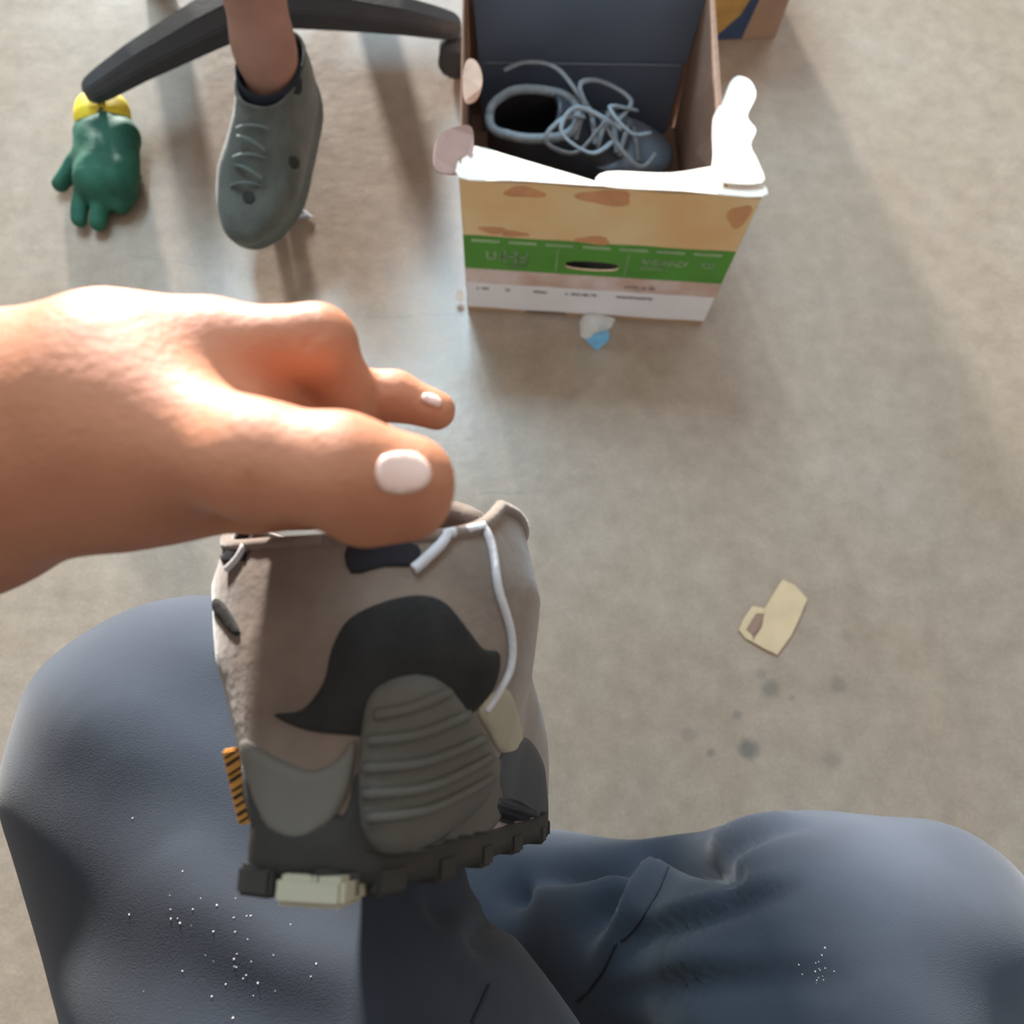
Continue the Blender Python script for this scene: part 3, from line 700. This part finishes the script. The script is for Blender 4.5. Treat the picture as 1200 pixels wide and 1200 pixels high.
# ------------------------------------------------------------ black trainer inside the carton
def black_trainer(hx, hy, tx, ty, z, label, name='trainer'):
    aa, bb, cc = basis_from((tx - hx, ty - hy, .0), (0, -.25, 1)); Mb = frame(aa, bb, cc, Vector((hx, hy, z)))
    r = thing(name, label, 'shoe', mw=Mb, group=None)
    pt_, T_, up_ = make_shoe(r, Mb, .262, .098, .092, .92, 1.02, leather, lining, sole_dark, .020, lugs=0)
    pts = [T_(pt_(2 * math.pi * i / 40, 1, -.001) + Vector((0, 0, .004))) for i in range(40)]
    tube('padded_collar', pts, .0062, lace_m, r, sm=0, closed=True)
    # toe cap
    pv, pf = [], []
    for j in range(9):
        for i in range(31):
            t = math.pi + (i / 30 - .5) * 1.9; pv.append(T_(pt_(t, .1 + .45 * j / 8, .0022)))
    pf = [(j * 31 + i, j * 31 + i + 1, (j + 1) * 31 + i + 1, (j + 1) * 31 + i) for j in range(8) for i in range(30)]
    o = mesh('toe_cap', pv, pf, toe_m, r); s = o.modifiers.new('t', 'SOLIDIFY'); s.thickness = .002
    for j in range(6):
        y = .262 * (.78 - .06 * j); z0 = .05 + .0085 * j
        tube('lace', [T_((x * .026, y + .006 * x * (-1) ** j, z0 + .006 - .008 * x * x)) for x in (-1, -.5, 0, .5, 1)], .0036, lace_m, r, flat=.45)
    return r, T_
bt, Tb = black_trainer(-.012, .845, .262, .825, .032, 'black leather trainer with grey laces, toe to the right, in the carton')
for q in ([(0, .13, .10), (.02, .10, .125), (.045, .08, .115), (.05, .12, .10), (.02, .15, .11), (-.01, .17, .115)],
          [(0, .14, .10), (-.03, .12, .12), (-.05, .15, .10), (-.03, .19, .095), (.01, .17, .11)],
          [(.0, .15, .105), (.04, .18, .10), (.055, .21, .085), (.03, .23, .075)],
          [(.03, .17, .10), (.06, .14, .12), (.04, .10, .13), (.0, .12, .12), (.02, .18, .11)],
          [(-.02, .20, .09), (.0, .16, .125), (.03, .19, .12), (.01, .22, .09)],
          [(-.01, .13, .11), (-.05, .09, .12), (-.06, .05, .115), (-.05, .02, .11)]):
    tube('loose_lace', [Tb(p) for p in q], .0034, lace_m, bt, flat=.5)
settle(bt)
bt2, Tb2 = black_trainer(-.008, .672, .235, .662, .030, 'black leather trainer nearest the carton front, mostly hidden by the rim')
tube('lace_tip', [Tb2((.01, .155, .11)), Tb2((.025, .172, .115))], .003, piping, bt2)
settle(bt2)

# ------------------------------------------------------------ paper scrap under the carton's front edge
def crumple(name, px, z, m, label, cat, seed, h=.012, parent=None):
    rg = random.Random(seed); pts = [F(x, y, 0.001) for x, y in px]; c0 = sum(pts, Vector()) / len(pts)
    vs = []; n = len(pts)
    for s, hh in ((1, 0), (.75, h * .6), (.4, h)):
        for p in pts: vs.append(c0 + (p - c0) * s + Vector((rg.uniform(-.002, .002) * (s < 1), rg.uniform(-.002, .002) * (s < 1), hh * rg.uniform(.4, 1.2))))
    vs.append(c0 + Vector((0, 0, h * .8))); vs.append(c0)
    fs = []
    for j in range(2):
        for i in range(n): k = (i + 1) % n; fs += [(j * n + i, j * n + k, (j + 1) * n + k), (j * n + i, (j + 1) * n + k, (j + 1) * n + i)]
    fs += [(2 * n + i, 2 * n + (i + 1) % n, 3 * n) for i in range(n)] + [((i + 1) % n, i, 3 * n + 1) for i in range(n)]
    o = mesh(name, vs, fs, m, parent, False)
    if label: tag(o, label, cat)
    return o
ps = thing('paper_scrap', 'crumpled white and blue paper scrap at the foot of the carton', 'paper', loc=F(698, 390))
crumple('white_paper', [(679, 378), (682, 370), (700, 369), (722, 374), (716, 384), (704, 392), (690, 400), (680, 394)], 0, paper, None, None, 3, .014, ps)
crumple('blue_print', [(686, 398), (692, 391), (704, 388), (714, 388), (714, 398), (700, 411), (693, 406)], 0, paper_blue, None, None, 5, .010, ps)
settle(ps)
crumple('paper_scrap', [(336, 254), (350, 239), (362, 250), (368, 254), (352, 257)], 0, mat('lavender paper', (.42, .41, .47)), 'tiny pale paper scrap beside the toe of the green trainer', 'paper', 9, .003)

# ------------------------------------------------------------ cardboard tag on the floor
tg = thing('cardboard_offcut', 'sandy cardboard offcut with a small torn window lying alone on the floor', 'cardboard', loc=F(905, 725))
z = .0045
slab('card', [F(*p, z) for p in [(917, 679), (932, 686), (946, 702), (938, 722), (927, 745), (911, 767), (896, 760), (882, 752), (893, 735), (897, 712), (908, 694)]], .004, (0, 0, 1), tag_m, tg)
slab('torn_strip', [F(*p, z - .001) for p in [(882, 710), (897, 713), (895, 719), (886, 719), (874, 738), (882, 745), (882, 752), (874, 748), (866, 738), (872, 724)]], .003, (0, 0, 1), tag_m, tg)
slab('tape', [F(*p, z - .002) for p in [(886, 718), (896, 719), (889, 737), (882, 744), (873, 738)]], .002, (0, 0, 1), card_in, tg)
settle(tg)

# ------------------------------------------------------------ office chair base with castors
hub = Vector((-.335, 1.045, 0)); 
ch = thing('office_chair', 'charcoal five-star office chair base with castors behind the bare leg', 'chair', loc=hub)
e1 = F(517, 22, .085)
a0 = math.atan2(e1.y - hub.y, e1.x - hub.x)
for k in range(5):
    aa_ = a0 + k * 2 * math.pi / 5 + (0.06 if k == 3 else 0); d = Vector((math.cos(aa_), math.sin(aa_), 0)); Lg = .275; n = Vector((-d.y, d.x, 0))
    if k == 3: d = (F(150, 84, .08) - hub); d.z = 0; d.normalize(); n = Vector((-d.y, d.x, 0))
    if k == 4: d = (F(312, 200, .04) - hub); d.z = 0; d.normalize(); n = Vector((-d.y, d.x, 0)); Lg = .22
    rr = []
    vs = []
    st = [(0.02, .034, .085, .135), (.10, .028, .080, .125), (.20, .023, .073, .108), (Lg - .02, .020, .066, .094), (Lg, .016, .064, .088), (Lg + .008, .008, .066, .082)]
    if k == 4: st = [(q[0] * (Lg / .275 if q[0] > .15 else 1), q[1] * .8, q[2] * .75, q[3] * .62) for q in st]
    for (s, w, z0, z1) in st:
        for (u, v) in ((-1, 0), (1, 0), (1, .6), (.6, 1), (-.6, 1), (-1, .6)): vs.append(hub + d * s + n * (w * u) + Vector((0, 0, z0 + (z1 - z0) * v)))
    fs = [(5, 4, 3, 2, 1, 0), tuple((len(st) - 1) * 6 + i for i in range(6))]
    for j in range(len(st) - 1):
        for i in range(6): i2 = (i + 1) % 6; fs.append((j * 6 + i, j * 6 + i2, (j + 1) * 6 + i2, (j + 1) * 6 + i))
    lg = mesh('base_leg', vs, fs, chair_m, ch, False)
    bm = bmesh.new(); bm.from_mesh(lg.data); bmesh.ops.recalc_face_normals(bm, faces=bm.faces); bmesh.ops.bevel(bm, geom=bm.edges[:], offset=.002, segments=2, affect='EDGES'); bm.to_mesh(lg.data); bm.free()
    e = hub + d * (Lg - .008); r_ = .026 if k != 4 else .018
    cst = tube('castor', [e + Vector((0, 0, .045)), e + Vector((0, 0, .07 if k != 4 else .05))], .006, metal_m, lg, sm=0)
    for sd in (-1, 1):
        q = e + n * (sd * .012) + d * .006 + Vector((0, 0, r_))
        tube('wheel', [q - n * .008, q - n * .0075, q + n * .0075, q + n * .008], [r_ * .8, r_, r_, r_ * .8], chair_m, cst, seg=28, sm=0)
    if k != 4: tube('castor_hood', [e + d * .006 - n * .019 + Vector((0, 0, .034)), e + d * .006 + n * .019 + Vector((0, 0, .034))], [.024, .024], chair_m, cst, seg=24, sm=0)
tube('hub', [hub + Vector((0, 0, z)) for z in (.075, .085, .135, .145)], [.034, .040, .040, .032], chair_m, ch, seg=32, sm=0)
tube('gas_column', [hub + Vector((0, 0, .145)), hub + Vector((0, 0, .41))], [.024, .020], chair_m, ch, seg=24, sm=0)
so_ = box('seat', (hub.x - .24, hub.y + .07 - .12, .42), (hub.x + .24, hub.y + .46, .48), chair_m, ch, .02)
settle(ch)

# ------------------------------------------------------------ second person's bare shin, sock and trainer
p2 = thing('person', 'bare-shinned person wearing a black ankle sock and grey-green trainer', 'person', loc=(-.33, .9, 0))
hl, tt = F(352, 92, .115), F(287, 272, .085)
aa, bb, cc = basis_from(tt - hl, (0, -.05, 1)); Lsh = (tt - hl).length + .03
base = hl - bb * .012
Ms = frame(aa, bb, cc, base + Vector((0, 0, -.012)))
tr2 = bpy.data.objects.new('trainer', None); C.objects.link(tr2); tr2.matrix_world = Ms; tr2['label'] = 'grey-green knit trainer'
pt_, T_, up_ = make_shoe(tr2, Ms, Lsh, .108, .088, .98, 1.0, green_sh, lining, green_sole, .016, lugs=0, tongue=False)
tr2.parent = p2
for j in range(5):
    y = Lsh * (.76 - .055 * j); z0 = .049 + .008 * j
    tube('lace', [T_((x * .02, y + .005 * x * (-1) ** j, z0 + .006 - .007 * x * x)) for x in (-1, -.5, 0, .5, 1)], .0024, green_sole, tr2, flat=.5)
bvs = bvh_of([up_])
patch('eyelet', bvs, [(338, 185), (346, 183), (351, 190), (349, 197), (341, 197)], .001, dark_patch, tr2, step=2, edge=.0015, sm=3)
patch('eyelet', bvs, [(285, 226), (296, 226), (299, 234), (294, 239), (286, 236)], .001, dark_patch, tr2, step=2, edge=.0015, sm=3)
bpy.context.view_layer.update()
for o in list(tr2.children_recursive):
    o.data.transform(Ms.inverted())
tr2.matrix_parent_inverse = Matrix(); tr2.matrix_world = Ms; bpy.context.view_layer.update()
ank = T_((0, .075, .075)); top = F(299, 0, .27)
knee = ank + (top - ank).normalized() * .40
lp = [(tuple(ank - Vector((0, 0, .03))), tuple(ank + (knee - ank) * .12), .031, .031, .02), (tuple(ank + (knee - ank) * .12), tuple(ank + (knee - ank) * .55), .031, .046, .03),
      (tuple(ank + (knee - ank) * .55 + Vector((0, .012, 0))), tuple(knee), .052, .058, .04), (tuple(knee), tuple(knee + Vector((-.01, .30, .03))), .062, .080, .03)]
lp.append((tuple(ank - Vector((0, 0, .02))), tuple(T_((0, .15, .035))), .030, .022, .02))
V, Fc = implicit(lp, .02, .004); V = relax(V, Fc, 3)
b2 = mesh('body', V, Fc.tolist(), shin_skin, p2)
ax_ = (knee - ank).normalized()
def ring(cn, r, h): 
    return cn
# black ankle sock: two-wall sleeve around the ankle
e_a, e_b, _ = basis_from(ax_, (1, 0, 0)); 
vs, fs = [], []; n = 40
prof = [(-.050, .040), (-.02, .0405), (-.004, .0395), (.003, .0395), (.005, .038), (.003, .036)]
ex = (aa - ax_ * aa.dot(ax_)).normalized(); ey = ax_.cross(ex)
for h_, r_ in prof:
    for i in range(n):
        q = 2 * math.pi * i / n; yy = math.sin(q); tilt = .014 * (-yy if ey.dot(bb) > 0 else yy)
        vs.append(ank + ax_ * (h_ + .022 + tilt) + ex * (math.cos(q) * r_ * 1.0) + ey * (yy * r_ * 1.08))
for j in range(len(prof) - 1):
    for i in range(n): k = (i + 1) % n; fs.append((j * n + i, j * n + k, (j + 1) * n + k, (j + 1) * n + i))
mesh('sock', vs, fs, sock_m, p2)
# shorts over the thigh, out of the frame
V, Fc = implicit([(tuple(knee + Vector((-.005, .08, .01))), tuple(knee + Vector((-.01, .32, .03))), .078, .10, .03)], .03, .006); mesh('shorts', relax(V, Fc, 2), Fc.tolist(), navy, p2)
bpy.context.view_layer.update(); inv = p2.matrix_world.inverted()
for o in p2.children:
    if o.type == 'MESH': o.data.transform(inv)

# ------------------------------------------------------------ green and yellow work glove lying at the left
gb = thing('work_glove', 'dark green work glove with a yellow tip at the left edge of the floor', 'glove', loc=F(130, 190))
def Q(px, py, z): return tuple(F(px, py, z))
gl = [(Q(138, 160, .03), Q(136, 215, .028), .028, .030, .02), (Q(110, 160, .03), Q(112, 215, .028), .028, .030, .02), (Q(136, 215, .025), Q(140, 242, .016), .020, .012, .01),
      (Q(118, 220, .024), Q(116, 262, .014), .014, .011, .004), (Q(98, 215, .024), Q(92, 258, .014), .014, .011, .004), (Q(138, 160, .03), Q(132, 130, .03), .026, .022, .01), (Q(95, 185, .024), Q(70, 215, .014), .014, .011, .004)]
V, Fc = implicit(gl, .02, .003); V = relax(V, Fc, 2); Nn = normals(V, Fc)
V = V + Nn * (.0016 * np.sin(V[:, 0] * 130 + np.sin(V[:, 1] * 90)) * 1)[:, None]; V[:, 2] = np.maximum(V[:, 2], .001)
mesh('glove_palm', V, Fc.tolist(), g_bag, gb)
V, Fc = implicit([(Q(108, 128, .035), Q(134, 128, .035), .022, .021, .01), (Q(108, 140, .035), Q(134, 140, .035), .024, .0225, .01)], .01, .002); mesh('glove_cuff', relax(V, Fc, 2), Fc.tolist(), y_bag, gb)
settle(gb)

# ------------------------------------------------------------ second carton behind, only its foot in view
A, B = F(836, 48), F(908, 45)
ux = (B - A); ux.z = 0; ux.normalize(); uy = Vector((-ux.y, ux.x, 0))
b3 = thing('carton', 'reddish brown carton with ochre and blue print standing behind the open one', 'box', loc=A)
def lb(name, x0, y0, z0, x1, y1, z1, m, parent, bev=.001):
    mw = frame(ux, uy, Vector((0, 0, 1)), A); return box(name, (x0, y0, z0), (x1, y1, z1), m, parent, bev, mw)
wB = (B - A).length
f3 = lb('front_panel', -.12, 0, 0, wB, .004, .22, card2, b3)
lb('side_panel', wB - .004, .004, 0, wB, .20, .22, card2, b3); lb('side_panel', -.12, .004, 0, -.116, .20, .22, card2, b3)
lb('back_panel', -.116, .196, 0, wB - .004, .20, .22, card2, b3); lb('top_panel', -.12, 0, .2205, wB, .20, .224, card2, b3)
mwp = frame(ux, uy, Vector((0, 0, 1)), A)
def poly3(name, pts, m): slab(name, [mwp @ Vector((x, -.0006, z)) for x, z in pts], .0004, (0, -1, 0), m, f3)
poly3('blue_print', [(-.119, .002), (wB * .45, .002), (wB * .55, .09), (wB * .55, .2), (-.119, .2)], blue_m)
slab('ochre_print', [mwp @ Vector((x, -.0014, z)) for x, z in [(-.119, .01), (.0, .008), (.03, .045), (wB * .46, .1), (wB * .46, .2), (-.119, .2)]], .0006, (0, -1, 0), ochre_m, f3)
settle(b3)
